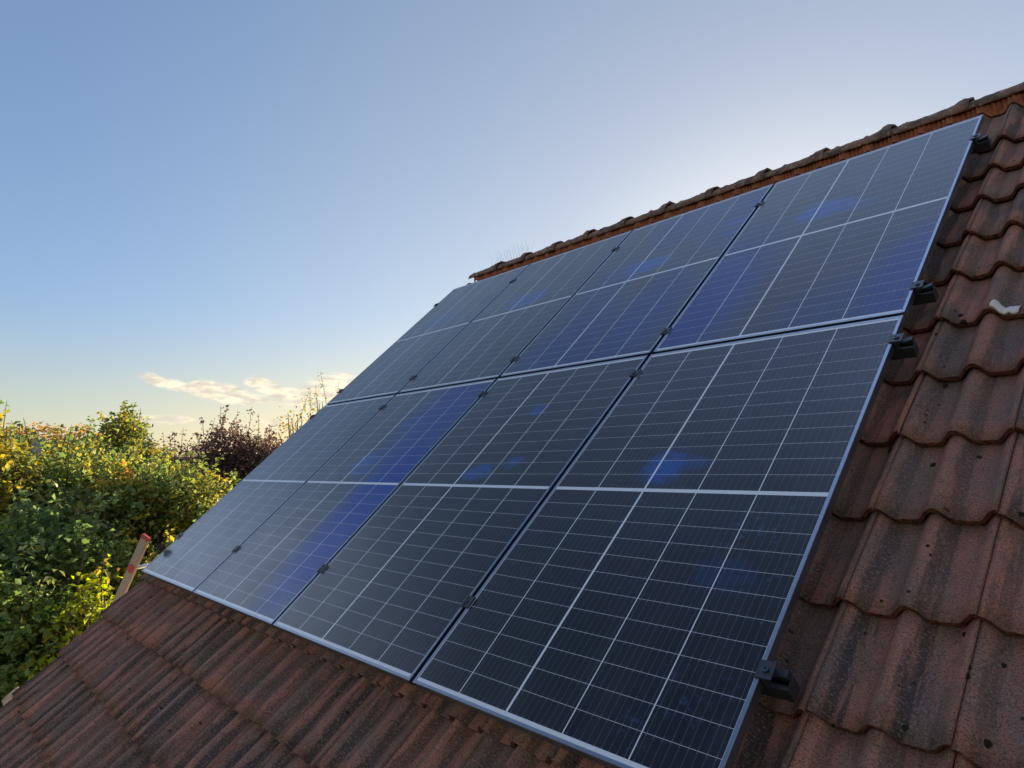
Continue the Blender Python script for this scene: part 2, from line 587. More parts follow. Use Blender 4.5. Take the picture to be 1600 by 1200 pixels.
    wv = n.noise(n.mapping(A, (2.2, 1.2, 1)), 1.0, 2, .5)
    setp(n, b, c, rg, 0, .5, bump(n, wv, .12, .02))
    b.inputs['IOR'].default_value = 1.5
    # where the anti-reflection coat is at its best the glass mirrors less and the painted blue tint shows
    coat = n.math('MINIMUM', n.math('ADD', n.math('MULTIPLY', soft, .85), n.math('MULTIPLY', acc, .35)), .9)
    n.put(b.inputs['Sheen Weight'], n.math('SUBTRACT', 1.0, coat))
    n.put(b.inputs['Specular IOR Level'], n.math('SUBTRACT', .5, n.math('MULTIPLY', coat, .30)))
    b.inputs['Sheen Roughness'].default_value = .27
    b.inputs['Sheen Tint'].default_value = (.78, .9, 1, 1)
    return mt


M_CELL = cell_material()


def leaf_material(name, trans=.5):
    mt, n, b = material(name)
    a = n.add('ShaderNodeAttribute', attribute_name='tint')
    tcn = n.add('ShaderNodeTexCoord')
    ns = n.noise(tcn.outputs['Object'], 30, 3)
    c = n.mix(n.ramp(ns, .3, .7, 0, .3), a.outputs['Color'], (.05, .06, .02))
    setp(n, b, c, .5, 0, .3)
    tr = n.add('ShaderNodeBsdfTranslucent')
    hs = n.add('ShaderNodeHueSaturation')
    hs.inputs['Saturation'].default_value = 1.1
    hs.inputs['Value'].default_value = 1.7
    n.l.new(c, hs.inputs['Color'])
    n.l.new(hs.outputs[0], tr.inputs[0])
    mx = n.add('ShaderNodeMixShader')
    mx.inputs[0].default_value = trans
    n.l.new(b.outputs[0], mx.inputs[1])
    n.l.new(tr.outputs[0], mx.inputs[2])
    n.l.new(mx.outputs[0], n.n['Material Output'].inputs[0])
    return mt


M_LEAF = leaf_material('autumn_leaf')
M_BARK = simple('bark', (.07, .055, .042), .9, 0, .2, .4, 20, .6)
M_GRASS = simple('lawn', (.05, .075, .022), .95, 0, .2, .4, 1.2, .3)

# ---------------------------------------------------------------- ground
gm = meshof('ground', [(-600, -600, 0), (600, -600, 0), (600, 600, 0), (-600, 600, 0)], [(0, 1, 2, 3)])
props(link('ground', gm, M_GRASS), kind='structure')

# ---------------------------------------------------------------- the house
TW = 0.295                                  # cover width of one tile
SEAM0 = 4.507                               # a seam on a tile crown
GAUGE = 0.322
VF0 = -0.333
K0, K1 = -7, 12
J0, J1 = -16, 9                             # tile columns left / right of the reference seam
U_L = SEAM0 + J0 * TW - 0.125
U_R = SEAM0 + J1 * TW + 0.125
V_RIDGE = 4.08
NR = -0.14
YR = V_RIDGE * CP - NR * SP
ZR = Z0 + V_RIDGE * SP + NR * CP

house = thing('house', (3.4, YR, 0), 'tiled house whose brown double roll roof carries the solar panels', 'house')
rng = random.Random(4)


def prof(s):
    """height of the tile surface, s measured from the seam crown"""
    p = s % (TW / 2)
    d = min(p, TW / 2 - p)
    x = min(d / .049, 1.0)
    h = .044 * (.5 + .5 * math.cos(math.pi * x ** 1.2))
    if p < TW / 4:
        h += .0025 * math.exp(-((d - .056) / .006) ** 2)
    return h


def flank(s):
    """dark side of each roll, facing the right-hand gable: stains plus painted-in shade"""
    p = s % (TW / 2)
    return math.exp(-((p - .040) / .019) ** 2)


def tile_field():
    verts, faces, mi, tint, uvs = [], [], [], [], []
    NU, NV = 26, 5
    for k in range(K0, K1 + 1):
        vf = VF0 + GAUGE * k
        for j in range(J0 - 1, J1 + 1):
            s0 = SEAM0 + j * TW
            ua, ub = s0 + .0016, s0 + TW - .0016
            if j == J0 - 1:
                ua = U_L
            if j == J1:
                ub = U_R
            nu = NU if ub - ua > .2 else 12
            dv, dn, da = rng.uniform(-.004, .004), rng.uniform(-.0015, .002), rng.uniform(-.008, .008)
            lift = rng.uniform(.002, .0055)
            ln = GAUGE + .07
            if k == K1:
                ln = 4.0 - vf
            col = (rng.random(), rng.random(), rng.random(), 1)
            b = len(verts)
            for iv in range(NV + 1):
                f = iv / NV
                for iu in range(nu + 1):
                    u = ua + (ub - ua) * iu / nu
                    v = vf + dv + da * (u - s0) + ln * f
                    n = -.144 + dn - (.032 if k < K1 else .010) * (ln * f) / GAUGE + prof(u - SEAM0) + lift * ((u - s0) / TW - .5) * 2
                    if iv == 0:
                        w = mnoise.noise(Vector((u * 60, k * 7.3, j)))
                        v += .003 * w
                        n -= .002
                    n += .0012 * mnoise.noise(Vector((u * 22, v * 22, 1.3)))
                    if iv == NV and k == K1:
                        n -= .004
                    verts.append(W(u, v, n))
                    uvs.append((u, v))
            st = nu + 1
            for iv in range(NV):
                for iu in range(nu):
                    a = b + iv * st + iu
                    faces.append((a, a + 1, a + st + 1, a + st))
                    mi.append(0)
                    tint.append(col)
            # front face of the tile
            c = len(verts)
            for iu in range(nu + 1):
                u = ua + (ub - ua) * iu / nu
                p = verts[b + iu]
                th = .0185 + .003 * mnoise.noise(Vector((u * 40, k, j)))
                verts.append(p - Vector((0, -SP, CP)) * th + Vector((0, CP, SP)) * .004)
                uvs.append((u, vf - th))
            for iu in range(nu):
                faces.append((b + iu + 1, b + iu, c + iu, c + iu + 1))
                mi.append(1)
                tint.append(col)
            # sides
            for iu, flip in ((0, False), (nu, True)):
                d = len(verts)
                drop = .014
                if (j == J0 - 1 and iu == 0) or (j == J1 and iu == nu):
                    drop = .075
                for iv in range(NV + 1):
                    p = verts[b + iv * st + iu]
                    verts.append(p - Vector((0, -SP, CP)) * drop)
                    uvs.append((uvs[b + iv * st + iu][0] + .01, uvs[b + iv * st + iu][1]))
                for iv in range(NV):
                    a0, a1 = b + iv * st + iu, b + (iv + 1) * st + iu
                    q = (a0, a1, d + iv + 1, d + iv)
                    faces.append(q[::-1] if flip else q)
                    mi.append(0)
                    tint.append(col)
    me = meshof('roof', verts, faces)
    me.polygons.foreach_set('material_index', mi)
    ca = me.color_attributes.new('tint', 'FLOAT_COLOR', 'CORNER')
    lt = np.zeros(len(me.loops), dtype=np.int32)
    me.loops.foreach_get('vertex_index', lt)
    cols = np.zeros((len(me.loops), 4), dtype=np.float32)
    for p, c in zip(me.polygons, tint):
        cols[p.loop_start:p.loop_start + p.loop_total] = c
    uva = np.array(uvs, dtype=np.float32)[lt]
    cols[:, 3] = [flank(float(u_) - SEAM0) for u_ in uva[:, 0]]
    ca.data.foreach_set('color', cols.ravel())
    ul = me.uv_layers.new(name='slope')
    ul.data.foreach_set('uv', np.array(uvs, dtype=np.float32)[lt].ravel())
    sm = [True if m_ == 0 else False for m_ in mi]
    me.polygons.foreach_set('use_smooth', sm)
    return me


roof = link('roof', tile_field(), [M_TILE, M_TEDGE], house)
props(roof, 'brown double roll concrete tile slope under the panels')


def sub(name, mb_or_me, mats, parent, smooth=False, bevel=0):
    """sub-part: parent is a mesh part whose own parent is an empty"""
    if isinstance(mb_or_me, MB):
        return mb_or_me.build(name, mats, parent, bevel, smooth)
    return link(name, mb_or_me, mats, parent, smooth)


# felt below the tiles
fb = MB(W)
fb.box(U_L + .03, U_R - .03, VF0 + GAUGE * K0 + .06, V_RIDGE - .02, -.25, -.205)
fb.build('underlay', M_UNDER, house)
# rear slope, walls, verge boards
rb = MB(lambda u, v, n: Vector((u, 2 * YR - (v * CP - n * SP), Z0 + v * SP + n * CP)))
rb.box(U_L, U_R, VF0 + GAUGE * K0, V_RIDGE - .03, -.16, -.115)
rear = rb.build('roof', [M_RIDGE], house)
rear['label'] = 'rear slope of the roof beyond the ridge'
v_e = VF0 + GAUGE * K0
ey = W(0, v_e + .45, -.24).y
ez = W(0, v_e + .45, -.25).z
ry2 = 2 * YR - ey
for x0, x1 in ((U_L + .30, U_L + .54), (U_R - .54, U_R - .30)):
    wb = MB()
    wb.prism([(ey, 0), (ry2, 0), (ry2, ez), (YR, ZR - .17), (ey, ez)], x0, x1, 0)
    wb.build('wall', M_WALL, house)
for y0, y1 in ((ey, ey + .24), (ry2 - .24, ry2)):
    wb = MB()
    wb.box(U_L + .541, U_R - .541, y0, y1, 0, ez - .25)
    wb.build('wall', M_WALL, house)
# purlin ends poking out under the verge
for v_, nn in ((-1.03, -.33), (1.6, -.30), (V_RIDGE - .12, -.36)):
    pb = MB(W)
    pb.box(U_L - (.52 if v_ < 0 else -.05), U_L + .6, v_ - .06, v_ + .06, nn - .05, nn + .09)
    pb.build('purlin', M_WOOD, house, .006)
gb = MB()
gp = W(0, v_e - .03, -.17)
arc = [(gp.y - .06 + .065 * math.cos(a), gp.z - .03 + .065 * math.sin(a)) for a in [math.pi + math.pi * i / 10 for i in range(11)]]
arc += [(gp.y - .06 + .06 * math.cos(a), gp.z - .03 + .06 * math.sin(a)) for a in [2 * math.pi - math.pi * i / 10 for i in range(11)]]
gb.prism(arc, U_L, U_R, 0)
gb.build('gutter', M_RUNG, house)

# ridge: pleated orange roll under a row of half-round caps
CAPL = 0.405
CAPZ = ZR + .077


def vent_strip():
    vs, fs = [], []
    x, i = U_L + .22, 0
    n0 = 0
    while x < U_R - .05:
        o = .006 if i % 2 else -.006
        lo = .02 * mnoise.noise(Vector((x * 3.3, 0, 4))) + .012 * mnoise.noise(Vector((x * 11, 0, 2)))
        for t in range(4):
            f = t / 3
            # from under the cap down on to the top of the tiles
            low = W(x, 3.962 + lo * .5, -.153 + prof(x - SEAM0) + .004)
            p = Vector((x, YR - .088, CAPZ - .048)).lerp(low, f)
            p.y += o * (1 if t < 3 else .4) - .004 * math.sin(f * 3.1)
            vs.append(p)
        if i:
            for t in range(3):
                a = (i - 1) * 4 + t
                fs.append((a, a + 4, a + 5, a + 1))
        x += .012
        i += 1
    return meshof('ridge_vent_strip', vs, fs)


sub('ridge_vent_strip', vent_strip(), M_ORANGE, roof, False)


def ridge_cap(u0, i):
    """a tapering cap, the right-hand end laps over the next one"""
    vs, fs = [], []
    NX, NA = 16, 14
    L = CAPL + .05
    r_ = random.Random(90 + i)
    tw = r_.uniform(-.006, .006)
    for side in (0, 1):
        for ix in range(NX + 1):
            f = ix / NX
            R = .066 + .016 * f + (.017 if f > .84 else 0) - side * .012
            for ia in range(NA + 1):
                a = math.pi * (ia / NA) * 1.06 - .09
                sq = 1 - .10 * abs(math.sin(2 * a))
                y = YR - (R * .45 + .080) * math.cos(a)
                z = CAPZ - .083 + R * math.sin(a)
                x = u0 + L * f - .02
                if side == 0:
                    nz = mnoise.noise(Vector((x * 14, a * 2.4, i))) * .006 + mnoise.noise(Vector((x * 45, a * 7, i))) * .0035
                    z += nz + max(0, mnoise.noise(Vector((x * 21, a * 5, 7 + i))) - .25) * .03
                    y += nz * .5
                    x += .004 * mnoise.noise(Vector((a * 8, i, f)))
                vs.append(Vector((x, y, z + tw * (f - .5))))
    S = (NX + 1) * (NA + 1)
    for side in (0, 1):
        for ix in range(NX):
            for ia in range(NA):
                a = side * S + ix * (NA + 1) + ia
                q = (a, a + 1, a + NA + 2, a + NA + 1)
                fs.append(q if side else q[::-1])
    for ix in (0, NX):
        for ia in range(NA):
            a = ix * (NA + 1) + ia
            fs.append((a, a + 1, a + 1 + S, a + S))
    for ia in (0, NA):
        for ix in range(NX):
            a = ix * (NA + 1) + ia
            fs.append((a, a + NA + 1, a + NA + 1 + S, a + S))
    me = meshof('ridge_tile', vs, fs)
    bm = bmesh.new()
    bm.from_mesh(me)
    bmesh.ops.recalc_face_normals(bm, faces=bm.faces)
    bm.to_mesh(me)
    bm.free()
    return me


CAP_U0 = -.17
i = 0
while CAP_U0 + CAPL * i < U_R - .1:
    sub('ridge_tile', ridge_cap(CAP_U0 + CAPL * i, i), M_RIDGE, roof, True)
    i += 1

# moss cushions and black lichen lumps on the slope
def moss_mesh():
    r_ = random.Random(11)
    vs, fs = [], []
    spots = []
    fixed = [(1430, 1027, .012), (1402, 1119, .013), (1532, 1141, .013), (1424, 1045, .006), (1399, 1062, .006), (1589, 788, .012),
             (1495, 760, .006), (1446, 845, .007), (1449, 858, .006), (1474, 542, .006), (1470, 556, .007), (1495, 477, .016),
             (1500, 488, .018), (1468, 577, .014), (1500, 968, .012), (1466, 976, .01), (1338, 962, .007), (1368, 920, .006), (1508, 1035, .009),
             (1555, 1010, .009), (1507, 1050, .012), (1430, 1073, .006), (1366, 985, .006), (1270, 883, .009), (1325, 707, .007), (1216, 1028, .009),
             (1293, 1117, .007), (1420, 1150, .006), (1386, 684, .018), (1580, 238, .010), (1438, 642, .006), (1448, 702, .016), (1520, 690, .018)]
    for (px, py, r) in fixed:
        u, v = roofuv(px, py, -.105)
        spots.append((u, v, r))
    for _ in range(150):
        k = r_.randint(K0 + 2, K1)
        u = r_.uniform(U_L + .1, 6.2)
        v = VF0 + GAUGE * k + (r_.uniform(.004, .03) if r_.random() < .5 else r_.uniform(0, GAUGE)) + GAUGE * 0
        spots.append((u, v, r_.choice([.003, .004, .004, .005, .006, .009])))
    for (u, v, r) in spots:
        k = math.floor((v - VF0) / GAUGE)
        base = -.144 - .032 * ((v - VF0 - GAUGE * k) / GAUGE) + prof(u - SEAM0)
        b = len(vs)
        NA, NB = 15, 5
        ex = r_.uniform(.8, 1.5)
        for ib in range(NB + 1):
            ph = math.pi / 2 * ib / NB
            for ia in range(NA):
                a = 2 * math.pi * ia / NA
                rr = .58 * r * (1 + .35 * mnoise.noise(Vector((math.cos(a) * 1.3 + u * 90, math.sin(a) * 1.3, ib * .5))) + .16 * mnoise.noise(Vector((math.cos(a) * 5 + u * 50, math.sin(a) * 5, ib * 2.))))
                vs.append(W(u + ex * rr * math.cos(ph) * math.cos(a), v + rr * math.cos(ph) * math.sin(a) * 1.2, base + rr * .55 * math.sin(ph) - .002))
        for ib in range(NB):
            for ia in range(NA):
                a0, a1 = b + ib * NA + ia, b + ib * NA + (ia + 1) % NA
                fs.append((a0, a1, a1 + NA, a0 + NA))
    return meshof('moss', vs, fs)


moss = sub('moss', moss_mesh(), M_MOSS, roof, True)
props(moss, kind='stuff')

# ---------------------------------------------------------------- solar panels, clamps, rails
COLN = ['leftmost', 'second from left', 'third from left', 'rightmost']
PLAB = {
    (0, 0): 'pale reflecting solar panel at the bottom left corner beside the ladder',
    (0, 1): 'solar panel with deep blue right edge, second from left in the bottom row',
    (0, 2): 'dark grey solar panel, second from right in the bottom row',
    (0, 3): 'near black solar panel at the bottom right corner, largest in view',
    (1, 0): 'hazy grey solar panel at the top left corner, beside the end of the ridge',
    (1, 1): 'grey blue solar panel, second from left in the top row under the ridge',
    (1, 2): 'solar panel with bright blue tint, second from right in the top row',
    (1, 3): 'solar panel with blue tint at the top right corner beside bare tiles',
}


def make_panel(c, r):
    u0, v0 = c * (PW + GAP), r * (PH + GAP)
    t = thing('solar_panel', W(u0, v0, -.03), PLAB[(r, c)], 'solar panel', 'solar panels in two rows on the roof')
    fbm = MB(W)
    # frame: four profiles, each an outer wall with a lip
    TH = .030
    pr = [(0, -TH), (0, -.0012), (.0012, 0), (LIP - .001, 0), (LIP, -.001), (LIP, -.0035), (.0025, -.0035), (.0025, -TH)]
    # long sides run the full length, short sides butt between them
    fbm.prism([(u0 + a, n) for a, n in pr], v0, v0 + PH, 1)          # left
    fbm.prism([(u0 + PW - a, n) for a, n in pr], v0, v0 + PH, 1)     # right
    fbm.prism([(v0 + a, n - .0002) for a, n in pr], u0 + LIP, u0 + PW - LIP, 0)
    fbm.prism([(v0 + PH - a, n - .0002) for a, n in pr], u0 + LIP, u0 + PW - LIP, 0)
    fbm.build('frame', M_FRAME, t)
    # laminate
    iw, ih = PW - 2 * LIP, PH - 2 * LIP
    vs = [W(u0 + LIP, v0 + LIP, -.002), W(u0 + PW - LIP, v0 + LIP, -.002), W(u0 + PW - LIP, v0 + PH - LIP, -.002), W(u0 + LIP, v0 + PH - LIP, -.002)]
    lo = [W(u0 + LIP, v0 + LIP, -.0065), W(u0 + PW - LIP, v0 + LIP, -.0065), W(u0 + PW - LIP, v0 + PH - LIP, -.0065), W(u0 + LIP, v0 + PH - LIP, -.0065)]
    me = meshof('cell_glass', vs + lo, [(0, 1, 2, 3), (7, 6, 5, 4), (0, 4, 5, 1), (1, 5, 6, 2), (2, 6, 7, 3), (3, 7, 4, 0)])
    me.polygons.foreach_set('material_index', [0, 1, 1, 1, 1, 1])
    pu = me.uv_layers.new(name='panel')
    au = me.uv_layers.new(name='array')
    loc = [(0, 0), (iw, 0), (iw, ih), (0, ih)] * 2
    for lp in me.loops:
        a, b = loc[lp.vertex_index]
        pu.data[lp.index].uv = (a, b)
        au.data[lp.index].uv = (u0 + LIP + a, v0 + LIP + b)
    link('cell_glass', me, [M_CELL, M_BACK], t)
    for f in (.25, .5, .75):
        jb = MB(W)
        jb.box(u0 + PW * f - .03, u0 + PW * f + .03, v0 + PH / 2 - .05, v0 + PH / 2 + .05, -.024, -.0068)
        jb.build('junction_box', M_BLACK, t)
    return t


for r in (0, 1):
    for c in range(4):
        make_panel(c, r)

RAILV = [.322, 1.648, 1.990, 3.328]
AR = 4 * PW + 3 * GAP
RN = ['lowest', 'second lowest', 'second highest', 'highest']
for ri, rv in enumerate(RAILV):
    t = thing('mounting_rail', W(-.05, rv, -.05),
              '%s of four black rails jutting out right from under the panels' % RN[ri], 'mounting rail', 'rails carrying the panels')
    # channel profile open at the top
    pr = [(-.02, -.030), (-.02, -.072), (.02, -.072), (.02, -.030), (.008, -.030), (.008, -.034), (.0165, -.034), (.0165, -.066), (-.0165, -.066), (-.0165, -.034), (-.008, -.034), (-.008, -.030)]
    rb_ = MB(W)
    rb_.prism([(rv + a, n) for a, n in pr], -.055, AR + .052, 0)
    rb_.build('channel', M_BLACK, t)
    for (x0, x1) in ((AR + .0525, AR + .0565), (-.0595, -.0555)):
        ec = MB(W)
        ec.prism([(rv - .021, -.030), (rv - .021, -.074), (rv + .021, -.074), (rv + .021, -.030)], x0, x1, 0)
        ec.build('end_cap', M_BLACK, t, .001)
    # roof hook feet on the tiles
    for hu in (AR - .42, AR * .5, .35):
        hk = MB(W)
        hk.prism([(rv - .115, -.0725), (rv + .02, -.0725), (rv + .02, -.085), (rv - .103, -.085), (rv - .103, -.115), (rv - .115, -.115)], hu - .016, hu + .016, 0)
        hk.build('roof_hook', M_BLACK, t)

GN = ['left panel gap', 'middle panel gap', 'right panel gap']
VN = ['lowest of four', 'just below the row gap', 'just above the row gap', 'nearest the ridge']


def screw(mb, u, v, n, r=.0065):
    seg = 10
    vs = []
    for z in (n, n + .005):
        for k in range(seg):
            a = 2 * math.pi * k / seg
            vs.append((u + r * math.cos(a), v + r * math.sin(a), z))
    for k in range(seg):
        a = 2 * math.pi * k / seg
        vs.append((u + r * .5 * math.cos(a), v + r * .5 * math.sin(a), n + .005))
    for k in range(seg):
        a = 2 * math.pi * k / seg
        vs.append((u + r * .5 * math.cos(a), v + r * .5 * math.sin(a), n + .002))
    fs = [(k, (k + 1) % seg, seg + (k + 1) % seg, seg + k) for k in range(seg)]
    fs += [(seg + k, seg + (k + 1) % seg, 2 * seg + (k + 1) % seg, 2 * seg + k) for k in range(seg)]
    fs += [(2 * seg + k, 2 * seg + (k + 1) % seg, 3 * seg + (k + 1) % seg, 3 * seg + k) for k in range(seg)]
    fs.append(tuple(3 * seg + k for k in range(seg)))
    mb.add(vs, fs)


for ri, rv in enumerate(RAILV):
    for gi in range(3):
        u = (gi + 1) * PW + (gi + .5) * GAP
        t = thing('mid_clamp', W(u, rv, 0), 'small dark clamp in the %s between panel columns, %s' % (GN[gi], VN[ri]), 'clamp', 'clamps between neighbouring panels')
        cb = MB(W)
        cb.prism([(u - .023, .0006), (u + .023, .0006), (u + .023, .0060), (u + .010, .0060), (u + .008, .0022), (u - .008, .0022), (u - .010, .0060), (u - .023, .0060)], rv - .023, rv + .023, 1)
        cb.box(u - .007, u + .007, rv - .02, rv + .02, -.030, .0004)
        cb.build('clamp_plate', M_BLACK, t)
        sb = MB(W)
        screw(sb, u, rv, .0018)
        sb.build('bolt', M_SCREW, t)
    for side, nm in ((1, 'right'), (-1, 'left')):
        e = AR if side > 0 else 0
        t = thing('end_clamp', W(e, rv, 0), 'black end clamp on the %s edge of the panels, %s' % (nm, VN[ri]), 'clamp', 'clamps along the outer edges of the array')
        cb = MB(W)
        S = side
        pr = [(-.012, .0006), (.0295, .0006), (.0295, .0045), (-.012, .0045)]
        cb.prism([(e + S * a, b) for a, b in pr], rv - .024, rv + .024, 1)
        cb.build('clamp_plate', M_BLACK, t, .001)
        lb = MB(W)
        pr = [(.003, .0004), (.003, -.030), (.012, -.030), (.012, .0004)]
        lb.prism([(e + S * a, b) for a, b in pr], rv - .024, rv + .024, 1)
        pr = [(.0125, -.0285), (.052, -.0285), (.052, -.012), (.0125, -.022)]
        lb.prism([(e + S * a, b) for a, b in pr], rv + .002, rv + .0235, 1)
        lb.build('clamp_leg', M_BLACK, t)
        sb = MB(W)
        screw(sb, e + S * .010, rv, .0047, .0085)
        sb.build('bolt', M_SCREW, t)

# ---------------------------------------------------------------- small things on the roof
# bird spikes on the ridge end
sp0 = W(0, 0, 0)
t = thing('bird_spikes', (.36, YR, CAPZ + .005), 'strip of thin wire bird spikes standing on the left end of the ridge', 'bird spikes')
sb = MB()
sb.box(.06, .66, YR - .012, YR + .012, CAPZ - .004, CAPZ + .004)
sb.build('base_strip', M_BLACK, t)
r_ = random.Random(3)
for i in range(14):
    for s in (-1, 1):
        x = .09 + i * .041
        wbm = MB()
        tip = Vector((x + r_.uniform(-.02, .02) + s * .012, YR + s * .045 + r_.uniform(-.01, .01), CAPZ + .125 + r_.uniform(-.012, .012)))
        wbm.tube([(x, YR + s * .006, CAPZ + .004), tip], [.0011, .0009], 5)
        wbm.build('spike', M_RUNG, t)

# white scrap on a tile edge
wu, wv = roofuv(1568, 470, -.10)


def scrap():
    vs, fs = [], []
    NX, NY = 18, 5
    for iy in range(NY + 1):
        for ix in range(NX + 1):
            fx, fy = ix / NX, iy / NY
            u = wu - .036 + .074 * fx
            wd = .046 + .010 * math.sin(fx * 9) * .5
            v = wv - .022 + wd * fy + .004 * math.sin(fx * 13)
            k = math.floor((v - VF0) / GAUGE)
            base = -.144 - .032 * ((v - VF0 - GAUGE * k) / GAUGE) + prof(u - SEAM0)
            vs.append(W(u, v, base + .006 + .006 * math.sin(math.pi * fy) + .004 * mnoise.noise(Vector((u * 70, v * 70, 0)))))
    for iy in range(NY):
        for ix in range(NX):
            a = iy * (NX + 1) + ix
            fs.append((a, a + 1, a + NX + 2, a + NX + 1))
    me = meshof('mortar_scrap', vs, fs)
    bm = bmesh.new()
    bm.from_mesh(me)
    bmesh.ops.solidify(bm, geom=bm.faces[:], thickness=.007)
    bm.to_mesh(me)
    bm.free()
    return me


props(link('white_scrap', scrap(), M_WHITE, None, True), 'crumpled white scrap stuck on a tile edge at the far right', 'scrap')

# dark dry leaf on the edge of the corner panel
lu, lv = roofuv(255, 858, .01)
vs, fs = [], []
NX, NY = 10, 6
for iy in range(NY + 1):
    for ix in range(NX + 1):
        fx, fy = ix / NX * 2 - 1, iy / NY * 2 - 1
        wd = .03 * (1 - fx * fx) ** .6 + .001
        vs.append(W(lu + .045 * fx, lv + wd * fy, .007 + .028 * fy * fy + .012 * fx * fx))
for iy in range(NY):
    for ix in range(NX):
        a = iy * (NX + 1) + ix
        fs.append((a, a + 1, a + NX + 2, a + NX + 1))
me = meshof('dry_leaf', vs, fs)
bm = bmesh.new()
bm.from_mesh(me)
bmesh.ops.solidify(bm, geom=bm.faces[:], thickness=.002)
bm.to_mesh(me)
bm.free()
props(link('dry_leaf', me, M_LEAFDRY, None, True), 'dark curled dry leaf on the left edge of the corner panel', 'leaf')

# ---------------------------------------------------------------- ladder leaning at the gable
def ladder():
    rd = Vector((-.5, .866, 0)).normalized()        # along the rungs
    ld = Vector((.866, .5, 0)).normalized()         # horizontal lean
    a = RAD(27)
    up = Vector((0, 0, 1)) * math.cos(a) + ld * math.sin(a)
    dep = up.cross(rd).normalized()
    top = at(229, 838, 5.95)
    L = top.z / math.cos(a)
    base = top - up * L
    t = thing('ladder', (base.x, base.y, 0), 'aluminium ladder with red end caps leaning beside the left roof edge', 'ladder')

    def bar(name, o, l0, l1, wd, th, mat, bev=.003):
        mb = MB(lambda x, y, z: o + rd * x + dep * y + up * z)
        mb.box(-th / 2, th / 2, -wd / 2, wd / 2, l0, l1)
        return mb.build(name, mat, t, bev)
    WID = .47
    for k in (0, 1):
        o = base + rd * WID * k
        bar('stile', o, .03, L - .028, .072, .026, M_ALU)
        bar('end_cap', o, L - .0275, L + .004, .078, .032, M_REDP, .005)
        bar('foot', o, -.0, .029, .078, .032, M_BLACK, .005)
    z = L - .27
    i = 0
    while z > .2:
        mb = MB()
        c0 = base + up * z
        mb.tube([c0 + rd * .0135, c0 + rd * (WID - .0135)], .016, 10)
        mb.build('rung', M_RUNG, t, 0, True)
        mb = MB()
        mb.tube([c0 - rd * .0135, c0 - rd * .019], [.034, .029], 18)
        mb.build('rung_plug', M_REDP, t)
        z -= .36
    return t


ladder()

# ---------------------------------------------------------------- vegetation
def leaf_mesh(name, pts, size, cols, rs, droop=.35):
    """many small folded leaves; pts (N,3), cols (N,3)"""
    N = len(pts)
    ang = rs.uniform(0, 2 * np.pi, N)
    tilt = rs.normal(-droop, .45, N)
    d = np.stack([np.cos(ang) * np.cos(tilt), np.sin(ang) * np.cos(tilt), np.sin(tilt)], 1)
    upv = np.tile([0., 0, 1], (N, 1)) + rs.normal(0, .45, (N, 3))
    s = np.cross(d, upv)
    s /= np.linalg.norm(s, axis=1, keepdims=True) + 1e-9
    nn = np.cross(s, d)
    sz = size * np.clip(rs.lognormal(-.12, .24, N), .45, 1.4)[:, None]
    w = .36 * rs.uniform(.75, 1.2, N)[:, None]
    p0 = pts
    p1 = pts + d * sz * .45 + s * sz * w + nn * sz * .10
    p2 = pts + d * sz - nn * sz * .12
    p3 = pts + d * sz * .45 - s * sz * w + nn * sz * .10
    v = np.stack([p0, p1, p2, p3], 1).reshape(-1, 3)
    base = np.arange(N) * 4
    tri = np.stack([base, base + 1, base + 2, base, base + 2, base + 3], 1).reshape(-1)
    me = bpy.data.meshes.new(name)
    me.vertices.add(len(v))
    me.vertices.foreach_set('co', v.astype(np.float32).ravel())
    nl = len(tri)
    me.loops.add(nl)
    me.loops.foreach_set('vertex_index', tri.astype(np.int32))
    me.polygons.add(nl // 3)
    me.polygons.foreach_set('loop_start', np.arange(0, nl, 3, dtype=np.int32))
    me.polygons.foreach_set('loop_total', np.full(nl // 3, 3, dtype=np.int32))
    me.update(calc_edges=True)
    ca = me.color_attributes.new('tint', 'FLOAT_COLOR', 'POINT')
    cc = np.ones((N, 4, 4), dtype=np.float32)
    cc[:, :, :3] = cols[:, None, :]
    ca.data.foreach_set('color', cc.ravel())
    return me


